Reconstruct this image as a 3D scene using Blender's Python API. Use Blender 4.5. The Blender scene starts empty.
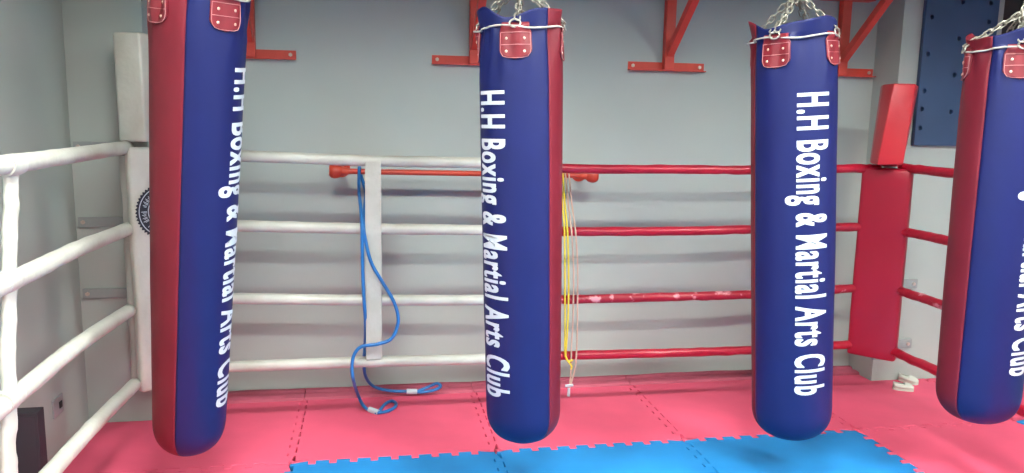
import bpy, bmesh, math, random
from mathutils import Vector, Matrix, noise
random.seed(7)
C = bpy.context.scene.collection
PI = math.pi
H = 1.65
RM = Matrix(((0.984, -0.0091, 0.1778), (-0.1771, -0.149, 0.9728), (0.0177, -0.9888, -0.1483)))
# re-orthonormalise
cy_ = Vector(RM[1]).normalized(); cx_ = Vector(RM[0]); cx_ = (cx_ - cy_*cx_.dot(cy_)).normalized()
cz_ = cx_.cross(cy_)
if cz_.y > 0: cz_ = -cz_
RM = Matrix((cx_, cy_, cz_))

def aty(px, py, y):
    d = RM @ Vector((px-512, py-236.5, 780)); t = y/d.y
    return Vector((d.x*t, y, d.z*t+H))
def atx(px, py, x):
    d = RM @ Vector((px-512, py-236.5, 780)); t = x/d.x
    return Vector((x, d.y*t, d.z*t+H))
def atz(px, py, z=0):
    d = RM @ Vector((px-512, py-236.5, 780)); t = (z-H)/d.z
    return Vector((d.x*t, d.y*t, z))

# ------------------------------------------------------------ materials
def lin(c):
    return tuple(((v/255)/12.92 if v/255 <= .04045 else ((v/255+.055)/1.055)**2.4) for v in c)+(1,)
def mat(name, rgb, rough=.5, metal=0, var=.06, vscale=6, bump=0, bscale=60, spec=.5, coat=0, rgb2=None, thr=None, dist=0.002):
    m = bpy.data.materials.new(name); m.use_nodes = True
    nt = m.node_tree; b = nt.nodes['Principled BSDF']; L = nt.links
    b.inputs['Roughness'].default_value = rough; b.inputs['Metallic'].default_value = metal
    b.inputs['Specular IOR Level'].default_value = spec
    b.inputs['Coat Weight'].default_value = coat; b.inputs['Coat Roughness'].default_value = .25
    tc = nt.nodes.new('ShaderNodeTexCoord')
    nz = nt.nodes.new('ShaderNodeTexNoise'); nz.inputs['Scale'].default_value = vscale; nz.inputs['Detail'].default_value = 6
    L.new(tc.outputs['Object'], nz.inputs['Vector'])
    rp = nt.nodes.new('ShaderNodeValToRGB'); c = lin(rgb)
    c2 = lin(rgb2) if rgb2 else tuple(min(1, v*(1+var)) for v in c[:3])+(1,)
    c1 = c if rgb2 else tuple(v*(1-var) for v in c[:3])+(1,)
    lo, hi = thr if thr else (.3, .7)
    rp.color_ramp.elements[0].position = lo; rp.color_ramp.elements[0].color = c1
    rp.color_ramp.elements[1].position = hi; rp.color_ramp.elements[1].color = c2
    L.new(nz.outputs['Fac'], rp.inputs['Fac']); L.new(rp.outputs['Color'], b.inputs['Base Color'])
    if bump:
        n2 = nt.nodes.new('ShaderNodeTexNoise'); n2.inputs['Scale'].default_value = bscale; n2.inputs['Detail'].default_value = 4
        L.new(tc.outputs['Object'], n2.inputs['Vector'])
        bp = nt.nodes.new('ShaderNodeBump'); bp.inputs['Strength'].default_value = bump; bp.inputs['Distance'].default_value = dist
        L.new(n2.outputs['Fac'], bp.inputs['Height']); L.new(bp.outputs['Normal'], b.inputs['Normal'])
    return m
M = {}
M['wall'] = mat('grey_wall_paint', (168, 179, 173), .55, var=.05, vscale=1.3, bump=.15, bscale=90)
M['ceil'] = mat('ceiling_paint', (104, 108, 106), .8)
M['slab'] = mat('concrete', (30, 26, 28), .8, var=.2)
M['pink'] = mat('pink_foam', (226, 88, 118), .62, var=.07, vscale=3, bump=.3, bscale=320, spec=.35)
M['blue_foam'] = mat('blue_foam', (28, 124, 188), .6, var=.09, vscale=4, bump=.3, bscale=320, spec=.35)
M['strip'] = mat('pink_foam_strip', (180, 86, 106), .65, var=.12, vscale=7, bump=.3, bscale=200, spec=.3)
M['bag_blue'] = mat('blue_vinyl', (19, 27, 80), .5, var=.07, vscale=5, bump=.25, bscale=160, spec=.28, dist=.0015)
M['bag_red'] = mat('red_vinyl', (106, 25, 38), .5, var=.1, vscale=5, bump=.25, bscale=160, spec=.28, dist=.0015)
M['letter'] = mat('white_print', (190, 198, 204), .5, var=.02)
M['tab'] = mat('red_leather', (114, 25, 36), .45, var=.12, vscale=20, bump=.3, bscale=90)
M['stitch'] = mat('pale_stitching', (176, 118, 118), .7)
M['steel'] = mat('galvanised_steel', (160, 156, 144), .38, metal=.5, var=.15, vscale=30)
M['rivet'] = mat('rivet_metal', (220, 190, 170), .35, metal=.7)
M['cord'] = mat('pale_cord', (170, 168, 158), .7)
M['filling'] = mat('dark_filling', (48, 50, 70), .8)
M['white_vinyl'] = mat('white_vinyl', (180, 180, 168), .42, var=.03, vscale=5, bump=.8, bscale=30, dist=.004, rgb2=(194, 194, 184), thr=(.35, .6))
M['white_worn'] = mat('grubby_white_sleeve', (176, 176, 168), .6, var=.08, vscale=9, bump=.5, bscale=25, dist=.004)
M['red_vinyl'] = mat('red_rope_sleeve', (168, 18, 44), .33, vscale=13, rgb2=(180, 26, 52), thr=(.4, .6), bump=.6, bscale=34, dist=.004)
M['red_worn'] = mat('worn_red_rope_sleeve', (162, 20, 44), .4, vscale=17, rgb2=(226, 150, 158), thr=(.56, .66), bump=.6, bscale=34, dist=.004)
M['red_pad'] = mat('red_pad_vinyl', (160, 20, 46), .38, var=.05, vscale=4, bump=.3, bscale=18, dist=.004)
M['red_pad2'] = mat('bright_red_pad_vinyl', (192, 44, 54), .38, var=.05, vscale=4, bump=.3, bscale=18, dist=.004)
M['bracket'] = mat('red_painted_steel', (205, 66, 52), .45, var=.1, vscale=10, bump=.1)
M['bar'] = mat('orange_red_paint', (190, 64, 44), .35, var=.05)
M['bolt'] = mat('bolt_head', (200, 184, 172), .4, metal=.5)
M['band_blue'] = mat('blue_rubber', (34, 112, 180), .4, var=.05)
M['band_yellow'] = mat('yellow_rubber', (230, 206, 60), .45)
M['band_beige'] = mat('beige_rubber', (200, 168, 150), .5)
M['clip'] = mat('pale_clip', (190, 200, 206), .5)
M['board'] = mat('navy_board', (54, 78, 112), .5, var=.08, vscale=4)
M['hole'] = mat('hole_lining', (60, 74, 104), .7)
M['plate'] = mat('grey_painted_steel', (150, 158, 156), .5)
M['low_bounce_grey'] = mat('low_bounce_grey_paint', (96, 98, 98), .7)
M['black_box'] = mat('charcoal_plastic', (44, 42, 50), .6)
M['dark'] = mat('dark_plastic', (26, 26, 30), .6)
M['badge'] = mat('black_print', (26, 30, 42), .5)
M['badge_blue'] = mat('blue_print', (56, 110, 200), .5)
M['shoe'] = mat('white_shoe', (196, 202, 190), .6, bump=.3)
M['shoe_dark'] = mat('shoe_lining', (92, 88, 84), .8)
M['socket'] = mat('socket_plastic', (150, 152, 152), .5)
M['door'] = mat('dark_door', (62, 62, 60), .6)
M['trim'] = mat('pale_frame', (150, 150, 142), .5)
M['lamp_body'] = mat('lamp_housing', (220, 220, 220), .5)
em = bpy.data.materials.new('lit_diffuser'); em.use_nodes = True
em.node_tree.nodes['Principled BSDF'].inputs['Emission Color'].default_value = (.97, 1, .95, 1)
em.node_tree.nodes['Principled BSDF'].inputs['Emission Strength'].default_value = 205
M['lit'] = em

# ------------------------------------------------------------ helpers
def link(name, me, m=None, parent=None, smooth=False, mw=None):
    o = bpy.data.objects.new(name, me); C.objects.link(o)
    if m is not None:
        me.materials.clear(); me.materials.append(M[m] if isinstance(m, str) else m)
    if smooth:
        for p in me.polygons: p.use_smooth = True
    if parent is not None: o.parent = parent
    if mw is not None: o.matrix_local = mw
    return o
def obj(name, bm, m, parent=None, smooth=False, auto=None, outward=None):
    bmesh.ops.recalc_face_normals(bm, faces=bm.faces)
    if outward:
        sc = sum(f.normal.dot(f.calc_center_median()-outward(f.calc_center_median())) for f in bm.faces)
        if sc < 0: bmesh.ops.reverse_faces(bm, faces=bm.faces[:])
    me = bpy.data.meshes.new(name); bm.to_mesh(me); bm.free()
    if auto is not None:
        for p in me.polygons: p.use_smooth = True
        me.set_sharp_from_angle(angle=math.radians(auto))
    return link(name, me, m, parent, smooth)
def thing(name, label, cat, loc=(0, 0, 0), group=None, rot=None):
    o = bpy.data.objects.new(name, None); C.objects.link(o); o.empty_display_size = .1
    o.location = loc
    if rot is not None: o.rotation_euler = rot
    tag(o, label, cat, group); return o
def tag(o, label=None, cat=None, group=None, kind=None):
    if label: o['label'] = label
    if cat: o['category'] = cat
    if group: o['group'] = group
    if kind: o['kind'] = kind
    return o
def origin(o, loc):
    """put a mesh object's origin at loc without moving its geometry"""
    loc = Vector(loc); o.data.transform(Matrix.Translation(-loc)); o.location = loc; return o
def box(bm, lo, hi, bev=0, mtx=None, seg=2):
    lo = Vector(lo); hi = Vector(hi)
    r = bmesh.ops.create_cube(bm, size=1)
    vs = r['verts']
    for v in vs: v.co = Vector((lo[i]+(v.co[i]+.5)*(hi[i]-lo[i]) for i in range(3)))
    if bev:
        es = list({e for v in vs for e in v.link_edges})
        r2 = bmesh.ops.bevel(bm, geom=es, offset=bev, segments=seg, profile=.6, affect='EDGES')
        vs = list({v for f in r2['faces'] for v in f.verts} | {v for v in vs if v.is_valid})
    if mtx is not None:
        for v in vs: v.co = mtx @ v.co
    return vs
def cyl(bm, a, b, r, r2=None, n=16, cap=True):
    a = Vector(a); b = Vector(b); d = b-a
    q = d.to_track_quat('Z', 'Y').to_matrix().to_4x4(); q.translation = (a+b)/2
    bmesh.ops.create_cone(bm, cap_ends=cap, segments=n, radius1=r, radius2=r if r2 is None else r2, depth=d.length, matrix=q)
def catmull(pts, n=8):
    P = [Vector(p) for p in pts]; P = [P[0]*2-P[1]]+P+[P[-1]*2-P[-2]]; out = []
    for i in range(1, len(P)-2):
        for k in range(n):
            t = k/n; a, b, c, d = P[i-1:i+3]
            out.append(.5*((2*b)+(c-a)*t+(2*a-5*b+4*c-d)*t*t+(3*b-a-3*c+d)*t**3))
    out.append(P[-2]); return out
def tube(bm, pts, rad, n=12, closed=False, cap=True):
    pts = [Vector(p) for p in pts]; N = len(pts)
    T = []
    for i in range(N):
        a = pts[(i-1) % N] if closed or i else pts[0]; b = pts[(i+1) % N] if closed or i < N-1 else pts[-1]
        T.append((b-a).normalized())
    up = Vector((0, 0, 1)) if abs(T[0].z) < .9 else Vector((1, 0, 0))
    nrm = (up-T[0]*up.dot(T[0])).normalized(); rings = []
    for i in range(N):
        if i:
            nrm = (nrm-T[i]*nrm.dot(T[i])).normalized()
        bi = T[i].cross(nrm); ring = []
        for k in range(n):
            a = 2*PI*k/n; r = rad(i/(N-1), a) if callable(rad) else rad
            ring.append(bm.verts.new(pts[i]+(nrm*math.cos(a)+bi*math.sin(a))*r))
        rings.append(ring)
    for i in range(N if closed else N-1):
        A = rings[i]; B = rings[(i+1) % N]
        for k in range(n): bm.faces.new((A[k], A[(k+1) % n], B[(k+1) % n], B[k]))
    if cap and not closed:
        bm.faces.new(rings[0][::-1]); bm.faces.new(rings[-1])
    return rings
def lathe_xyz(bm, prof, origin=(0, 0, 0), n=24, mtx=None):
    rings = []
    for r, z in prof:
        ring = []
        for k in range(n):
            a = 2*PI*k/n; v = Vector((r*math.cos(a), r*math.sin(a), z))
            if mtx is not None: v = mtx @ v
            ring.append(bm.verts.new(v+Vector(origin)))
        rings.append(ring)
    for A, B in zip(rings, rings[1:]):
        for k in range(n): bm.faces.new((A[k], A[(k+1) % n], B[(k+1) % n], B[k]))
    bm.faces.new(rings[0][::-1]); bm.faces.new(rings[-1])
def curve_mesh(name, loops, thick, bevel=0):
    cu = bpy.data.curves.new(name, 'CURVE'); cu.dimensions = '2D'; cu.fill_mode = 'BOTH'
    cu.extrude = thick/2-bevel; cu.bevel_depth = bevel; cu.bevel_resolution = 1; cu.offset = -bevel
    for lp in loops:
        s = cu.splines.new('POLY'); s.points.add(len(lp)-1)
        for p, (x, y) in zip(s.points, lp): p.co = (x, y, 0, 1)
        s.use_cyclic_u = True
    t = bpy.data.objects.new('tmp', cu); C.objects.link(t)
    dg = bpy.context.evaluated_depsgraph_get(); dg.update()
    me = bpy.data.meshes.new_from_object(t.evaluated_get(dg))
    bpy.data.objects.remove(t); bpy.data.curves.remove(cu)
    me.name = name; return me

# ------------------------------------------------------------ room shell
XL, XR, YB, YF, ZC = -1.5, 4.75, 4.67, -4.5, 3.4
def slab(name, lo, hi, m):
    bm = bmesh.new(); box(bm, lo, hi); return tag(obj(name, bm, m), kind='structure')
slab('floor', (XL-.2, YF-.2, -.15), (XR+.2, YB+.2, -.026), 'slab')
slab('ceiling', (XL-.2, YF-.2, ZC), (XR+.2, YB+.2, ZC+.15), 'ceil')
slab('wall_back', (XL, YB, -.026), (XR, YB+.2, ZC), 'wall')
slab('wall_left', (XL-.2, YF-.2, -.026), (XL, YB+.2, ZC), 'wall')
slab('wall_right', (XR, YF-.2, -.026), (XR+.2, YB+.2, ZC), 'wall')
slab('wall_front', (XL, YF-.2, -.026), (XR, YF, ZC), 'low_bounce_grey')  # unseen wall, given a dark grey to cut bounced light
slab('wall_left_column', (XL, 4.33, -.026), (-1.13, YB, ZC), 'wall')
slab('wall_right_column', (3.22, 4.42, -.026), (3.915, YB, ZC), 'wall')
# dark doorway leaf beyond the right column, on the back wall
bm = bmesh.new(); box(bm, (4.0, YB-.035, 0), (4.7, YB, 2.9)); d1 = tag(obj('door_1', bm, 'door'), kind='structure')
bm = bmesh.new(); cyl(bm, (4.1, YB-.05, 1.0), (4.1, YB-.03, 1.0), .012); box(bm, (4.09, YB-.085, .99), (4.2, YB-.07, 1.01), .004)
cyl(bm, (4.1, YB-.085, 1.0), (4.1, YB-.03, 1.0), .008); obj('door_handle', bm, 'steel', d1)
bm = bmesh.new(); box(bm, (3.93, YB-.05, 0), (4.0, YB, 2.97), .004); box(bm, (4.0, YB-.05, 2.9), (4.7, YB, 2.97), .004)
tag(obj('trim_1', bm, 'trim'), kind='structure')

# ------------------------------------------------------------ foam mats with jigsaw edges
GX0, GY0 = .605, 3.668
def teeth(n=10, amp=.019):
    """1 m edge from t=0 to 1, returned as (t, offset) with dovetail teeth, small corners flat"""
    out = [(.010, 0.0), (.03, 0.0)]
    k = n*2-1; w = .94/k
    for i in range(k):
        s = amp if i % 2 == 0 else -amp; fl = .16*w
        a = .03+i*w; b = a+w
        out += [(a-fl*.9 if i % 2 == 0 else a+fl*.9, s), (b+fl*.9 if i % 2 == 0 else b-fl*.9, s)]
    out += [(.97, 0.0), (.990, 0.0)]
    return out
TE = teeth()
def mat_outline(w=1.0, d=1.0, toothed=(1, 1, 1, 1), gap=.0042):
    """outline of a mat cell: bottom, right, top, left. Shared edges use one profile"""
    P = []
    def edge(a, b, nrm, on, L, sgn):
        a = Vector(a); b = Vector(b); dr = (b-a).normalized(); nv = Vector(nrm)
        if not on: return [a-nv*gap*.5, b-nv*gap*.5]
        r = []
        seq = TE if sgn > 0 else [(1-t, o) for t, o in reversed(TE)]
        for t, o in seq:
            if t > L-.02: continue
            tt = t if sgn > 0 else t
            off = o
            base = a+dr*(tt if sgn > 0 else (L-(tt)))
            r.append((tt, off, base))
        return r
    pts = []
    # bottom (left -> right), offset along +y world: same function for top of the cell below
    def fx(t): return t
    for t, o in TE:
        if t <= w+1e-6: pts.append((t, (o if toothed[0] else 0)+gap))
    if abs(w-1) > 1e-6: pts.append((w, gap))
    for t, o in TE:
        if t <= d+1e-6: pts.append((w-gap+(o if toothed[1] else 0), t))
    if d < 1: pts.append((w-gap, d))
    for t, o in reversed(TE):
        if t <= w+1e-6: pts.append((t, d-gap+(o if toothed[2] else 0)))
    for t, o in reversed(TE):
        if t <= d+1e-6: pts.append((gap+(o if toothed[3] else 0), t))
    # inset x of horizontal edges / y of vertical edges at corners handled by clamping
    out = []
    for i, (x, y) in enumerate(pts):
        if not out or (abs(out[-1][0]-x)+abs(out[-1][1]-y)) > 1e-4: out.append((x, y))
    # corners: drop the exact corner points lying outside the gap
    res = [(min(max(x, -.02), w+.02), min(max(y, -.02), d+.02)) for x, y in out]
    return res
def clean_outline(pts, w, d, gap=.0042):
    out = []
    for x, y in pts:
        if x < gap and y < .03: x = gap
        if x > w-gap and (y < .03 or y > d-.03): x = w-gap
        if x < gap and y > d-.03: x = gap
        if y < gap and (x < .03 or x > w-.03): y = gap
        if y > d-gap and (x < .03 or x > w-.03): y = d-gap
        if not out or (abs(out[-1][0]-x)+abs(out[-1][1]-y)) > 2e-4: out.append((x, y))
    if abs(out[0][0]-out[-1][0])+abs(out[0][1]-out[-1][1]) < 2e-4: out.pop()
    return out
mat_cache = {}
def foam_mat(ix, iy, colour, label, group):
    """cell whose lower-left corner is (GX0+ix, GY0+iy)"""
    x0 = GX0+ix; y0 = GY0+iy; w = 1.0; d = 1.0; tt = [1, 1, 1, 1]; notch = None
    if ix == -2: x0 -= .082; w += .082
    if iy == 0:
        d = YB-.008-y0; tt[2] = 0
        if ix >= 3: d = 4.41-y0
        if ix == -2: notch = ('L', -1.122-x0, 4.322-y0)
        if ix == 2: notch = ('R', 3.212-x0, 4.412-y0)
    if x0+1 > XR: w = XR-.01-x0; tt[1] = 0
    key = (round(w, 3), round(d, 3), tuple(tt), notch)
    if key not in mat_cache:
        pts = clean_outline(mat_outline(w, d, tt), w, d)
        if notch:
            sd, xn, yn = notch
            cut = (lambda x: x < xn) if sd == 'L' else (lambda x: x > xn)
            keep = [p for p in pts if not (cut(p[0]) and p[1] > yn)]
            i = max(range(len(keep)), key=lambda k: keep[k][1]+(1e-4*keep[k][0] if sd == 'L' else -1e-4*keep[k][0]))
            if sd == 'L':   # last kept top-right corner, then step down to the left edge
                j = max(k for k, p in enumerate(keep) if p[1] > d-.01)
                keep[j+1:j+1] = [(xn, keep[j][1]), (xn, yn), (.002, yn)]
            else:
                j = min(k for k, p in enumerate(keep) if p[1] > d-.01)
                keep[j:j] = [(w-.002, yn), (xn, yn), (xn, keep[j][1])]
            pts = keep
        mat_cache[key] = curve_mesh('foam_mat', [pts], .026, .0015)
    me = mat_cache[key].copy()
    o = link('foam_mat', me, colour); o.location = (x0, y0, -.013)
    tag(o, label, 'mat', group); return o
pg = 'pink interlocking foam mats'; bg = 'blue interlocking foam mats'
rowA = {-2: 'pink foam floor mat in the left corner under the white ring corner post',
        -1: 'pink foam floor mat by the wall, under the looped blue resistance band',
        0: 'pink foam floor mat by the wall, behind the second hanging punchbag from left',
        1: 'pink foam floor mat by the wall, behind the third hanging punchbag from left',
        2: 'pink foam floor mat by the wall, under the red padded corner post and white shoes',
        3: 'pink foam floor mat by the wall, at the far right behind the rightmost punchbag',
        4: 'narrow pink foam floor mat piece against the right wall'}
for ix, lb in rowA.items(): foam_mat(ix, 0, 'pink', lb, pg)
rowB = {-2: ('pink', 'pink foam floor mat beneath the leftmost punchbag, left of the blue mats'),
        -1: ('blue_foam', 'blue foam floor mat at the left end of the blue area'),
        0: ('blue_foam', 'blue foam floor mat in the middle, under the second punchbag from left'),
        1: ('blue_foam', 'blue foam floor mat at the right end of the blue area, under the third punchbag'),
        2: ('pink', 'pink foam floor mat beneath the rightmost punchbag, right of the blue mats'),
        3: ('blue_foam', 'blue foam floor mat beyond the right ring ropes'),
        4: ('blue_foam', 'narrow blue foam floor mat piece against the right wall')}
for ix, (c, lb) in rowB.items(): foam_mat(ix, -1, c, lb, pg if c == 'pink' else bg)
for iy in (-2, -3):
    for ix in range(-2, 4):
        c = 'blue_foam' if (-1 <= ix <= 1 or ix == 3) else 'pink'
        foam_mat(ix, iy, c, ('blue' if c != 'pink' else 'pink')+' foam floor mat out in front of the hanging punchbags, below the picture', ('blue' if c != 'pink' else 'pink')+' mats in front of the bags')

# stepped foam edging along the foot of the back wall, one piece per mat column
edg = [(-1.128, -.395, 'pink foam edging strip along the wall foot, left end behind the leftmost punchbag'),
       (-.395, .605, 'pink foam edging strip along the wall foot, behind the blue band'),
       (.605, 1.605, 'pink foam edging strip along the wall foot, below the yellow band'),
       (1.605, 2.605, 'pink foam edging strip along the wall foot, left of and behind the third punchbag'),
       (2.605, 3.215, 'pink foam edging strip along the wall foot, right end by the red corner post')]
for a, b, lb in edg:
    bm = bmesh.new()
    y1 = YB-.002
    prof = [(0, 0.0005), (0, .024), (.02, .030), (.045, .028), (.056, .012), (.066, .010), (.074, .020), (.11, .020), (.128, .014), (.135, 0.0005)]
    N = 24; rings = []
    for i in range(N+1):
        x = a+.002+(b-a-.004)*i/N
        dz = .002*math.sin(x*7)+.0015*math.sin(x*17+1); wk = 1+.10*(2.6-x)/3.2
        rings.append([bm.verts.new((x, y1-y*wk, z+(dz if z > .015 else 0))) for y, z in prof])
    for A, B in zip(rings, rings[1:]):
        for k in range(len(prof)): bm.faces.new((A[k], A[(k+1) % len(prof)], B[(k+1) % len(prof)], B[k]))
    bm.faces.new(rings[0]); bm.faces.new(rings[-1][::-1])
    o = obj('foam_edging', bm, 'strip', auto=30); origin(o, ((a+b)/2, y1-.06, 0))
    tag(o, lb, 'mat edging', 'pink edging strips at the wall foot')

# ------------------------------------------------------------ ring ropes
YR, XLr, XRr = 4.12, -1.15, 3.0
def rope_rad(R, seed, wr=.0022, spiral=False):
    def f(t, a, s=seed):
        n = noise.noise(Vector((t*26+s*3.1, math.cos(a)*1.1, math.sin(a)*1.1+s)))
        v = R+wr*n
        if spiral: v += .0012*abs(math.sin(t*60+a*1.0+s))
        return v
    return f
lv = ['top', 'second', 'third', 'bottom']
backpx = [[(245, 156), (360, 160.5), (480, 163), (565, 168.5), (680, 169.5), (750, 170), (850, 168.5)],
          [(245, 226), (360, 228.5), (480, 230), (565, 231.5), (680, 231), (750, 229.5), (850, 227)],
          [(245, 298.5), (360, 300), (480, 300), (565, 299.5), (680, 296.5), (750, 294.5), (850, 288.5)],
          [(245, 366), (360, 362), (480, 359), (565, 355.5), (680, 352.5), (750, 350), (850, 344.5)]]
for i, px in enumerate(backpx):
    P = [aty(x, y, YR) for x, y in px]
    a = P[0]+(P[0]-P[1]).normalized()*((P[0].x+1.10)); a.z = P[0].z+(P[0].z-P[2].z)*.35
    b = P[-1].copy(); b.x = 2.93
    P = [a]+P+[b]
    pts = catmull(P, 12)
    xs = .80
    wpts = [p for p in pts if p.x <= xs]; rpts = [p for p in pts if p.x >= xs-.06]
    t = thing('ring_rope', 'long ring rope along the back wall, half white half red, '+lv[i]+' of the four levels', 'boxing ring rope', a, 'back ring ropes')
    for nm, pp, m_, R in (('white_sleeve', wpts, 'white_vinyl', .029), ('red_sleeve', rpts, 'red_worn' if i == 2 else 'red_vinyl', .0245)):
        bm = bmesh.new(); q = catmull(pp[::3]+([pp[-1]] if (len(pp)-1) % 3 else []), 6)
        tube(bm, [v-a for v in q], rope_rad(R, i+.5+(m_ != 'white_vinyl')*9, .0022 if R > .027 else .0034, R < .027), 16)
        obj(nm, bm, m_, t, smooth=True)
# left side ropes (white)
lz = [1.495, 1.115, .735, .345]
lpx = [[(3, 165), (60, 157), (125, 147.5)], [(20, 277), (75, 250), (128, 229)], [(20, 392), (75, 347), (127, 312)], [(60, 462), (95, 424), (133, 386)]]
lw = ['rising from the left edge to the white corner post']*4
for i, px in enumerate(lpx):
    P = [atx(x, y, XLr) for x, y in px]
    dr = (P[0]-P[-1]).normalized()
    end = P[-1]-dr*.03
    P2 = [end, P[1], P[0], P[0]+Vector((0, -.6, .0)), P[0]+Vector((0, -1.3, .01))]
    P2[3].z = P[0].z; P2[4].z = P[0].z+.01
    q = catmull(P2, 18); bm = bmesh.new()
    tube(bm, [v-end for v in q], rope_rad(.0315, i+21, .0025), 18)
    o = obj('ring_rope', bm, 'white_vinyl', smooth=True); o.location = end
    tag(o, 'white side rope on the left, '+lv[i]+' of four reaching the white corner post', 'boxing ring rope', 'white left side ropes')
# right side ropes (red)
rpx = [[(906, 168), (950, 173)], [(906, 232), (945, 240)], [(903, 292), (940, 304)], [(895, 352), (937, 371), (1017, 408)]]
for i, px in enumerate(rpx):
    P = [atx(x, y, XRr) for x, y in px]
    dr = (P[0]-P[1]).normalized(); st = P[0]+dr*.04
    P2 = [st]+P+[P[-1]+Vector((0, -.7, -.004)), P[-1]+Vector((0, -1.6, .0))]
    q = catmull(P2, 16); bm = bmesh.new()
    tube(bm, [v-st for v in q], rope_rad(.0245, i+41, .0045, True), 16)
    o = obj('ring_rope', bm, 'red_worn' if i == 2 else 'red_vinyl', smooth=True); o.location = st
    tag(o, 'red taped side rope on the right, '+lv[i]+' of the four running behind the rightmost punchbag', 'boxing ring rope', 'red right side ropes')

# ------------------------------------------------------------ corner posts with pads
def prism(bm, poly0, z0, z1, poly1=None, bev=.012, nz=1):
    poly1 = poly1 or poly0
    A = [bm.verts.new((x, y, z0)) for x, y in poly0]; B = [bm.verts.new((x, y, z1)) for x, y in poly1]
    n = len(A); fs = [bm.faces.new(A[::-1]), bm.faces.new(B)]
    for k in range(n): fs.append(bm.faces.new((A[k], A[(k+1) % n], B[(k+1) % n], B[k])))
    es = list({e for f in fs for e in f.edges})
    if bev: bmesh.ops.bevel(bm, geom=es, offset=bev, segments=3, profile=.5, affect='EDGES')
def soften(bm, amp=.003, sc=9):
    for v in bm.verts: v.co += Vector((noise.noise(v.co*sc), noise.noise(v.co*sc+Vector((7, 3, 1))), 0))*amp
def pad_box(bm, a, b, th, z0, z1, seed=0):
    """pad whose front face runs from a to b in plan and is th deep behind it"""
    a = Vector(a); b = Vector(b); d = (b-a).normalized(); n = Vector((-d.y, d.x))  # behind
    nx, nz_ = 8, 30; W = (b-a).length
    prism(bm, [tuple(a), tuple(b), tuple(b+n*th), tuple(a+n*th)], z0, z1, bev=.018)
    bmesh.ops.subdivide_edges(bm, edges=[e for e in bm.edges if abs(e.verts[0].co.z-e.verts[1].co.z) > .3], cuts=20)
    for v in bm.verts:
        nn = noise.noise(v.co*5+Vector((seed, 0, 0)))+.5*noise.noise(v.co*14)
        v.co += Vector((n.x, n.y, 0))*nn*.005
# left (white)
zpL = .235
pL = Vector((-1.165, 4.12, .33))
t = thing('corner_post', 'white padded ring corner post on the left, lower pad bearing a round black badge', 'boxing ring corner post', pL)
bm = bmesh.new(); cyl(bm, (0, 0, 0), (0, 0, 1.52), .032, n=20); obj('post_tube', bm, 'plate', t, auto=40)
bm = bmesh.new(); cyl(bm, (0, 0, -.035), (0, 0, 1.11), .046, n=22)
bmesh.ops.subdivide_edges(bm, edges=[e for e in bm.edges if abs(e.verts[0].co.z-e.verts[1].co.z) > .3], cuts=24)
for v in bm.verts: v.co += Vector((1, .3, 0))*noise.noise(v.co*11)*.006
obj('post_sleeve', bm, 'white_worn', t, auto=40)
A = Vector((-1.112, 3.935)); B = Vector((-.895, 4.135))
bm = bmesh.new(); pad_box(bm, A, B, .055, .285, 1.488, 3); bmesh.ops.translate(bm, verts=bm.verts, vec=-pL)
padL = obj('lower_pad', bm, 'white_vinyl', t, auto=35)
bm = bmesh.new()
# upper pad: tall tapered wedge leaning to the left
V2 = lambda px, py, y: tuple(aty(px, py, y).xy)
b0 = [V2(118.5, 137, 4.0), V2(146, 137, 3.95), V2(160, 137, 4.06), (-1.02, 4.19), (-1.19, 4.17)]
b1 = [V2(112.5, 33, 4.0), V2(139, 33, 3.95), V2(152, 33, 4.06), (-1.05, 4.22), (-1.21, 4.20)]
prism(bm, b0, 1.515, 2.02, b1, bev=.012); soften(bm, .004)
bmesh.ops.translate(bm, verts=bm.verts, vec=-pL); obj('upper_pad', bm, 'white_vinyl', t, auto=35)
bm = bmesh.new(); cyl(bm, (0.03, -.03, 1.135), (0.03, -.03, 1.195), .06, n=20); obj('pad_strap', bm, 'white_worn', t, auto=40)
# badge on the lower pad face
d = (B-A).normalized(); nf = Vector((d.y, -d.x)); bc = (A+B)/2
Bm = Matrix(((d.x, 0, nf.x, bc.x-pL.x+nf.x*.0035), (d.y, 0, nf.y, bc.y-pL.y+nf.y*.0035), (0, 1, 0, 1.178-pL.z), (0, 0, 0, 1)))
RB = .138
def ring2d(r0, r1, n=72, z=0.0, saw=0):
    bm = bmesh.new(); a_, b_ = [], []
    for k in range(n):
        a = 2*PI*k/n; ro = r1*(1-(saw if k % 2 else 0))
        b_.append(bm.verts.new((ro*math.cos(a), ro*math.sin(a), z)))
        if r0: a_.append(bm.verts.new((r0*math.cos(a), r0*math.sin(a), z)))
    if r0:
        for k in range(n): bm.faces.new((a_[k], b_[k], b_[(k+1) % n], a_[(k+1) % n]))
    else: bm.faces.new(b_)
    r = bmesh.ops.extrude_face_region(bm, geom=bm.faces[:])
    bmesh.ops.translate(bm, verts=[v for v in r['geom'] if isinstance(v, bmesh.types.BMVert)], vec=(0, 0, .0008))
    return bm
bd = obj('badge', ring2d(0, RB, 96, 0, .07), 'badge', padL); bd.matrix_local = Bm
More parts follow.
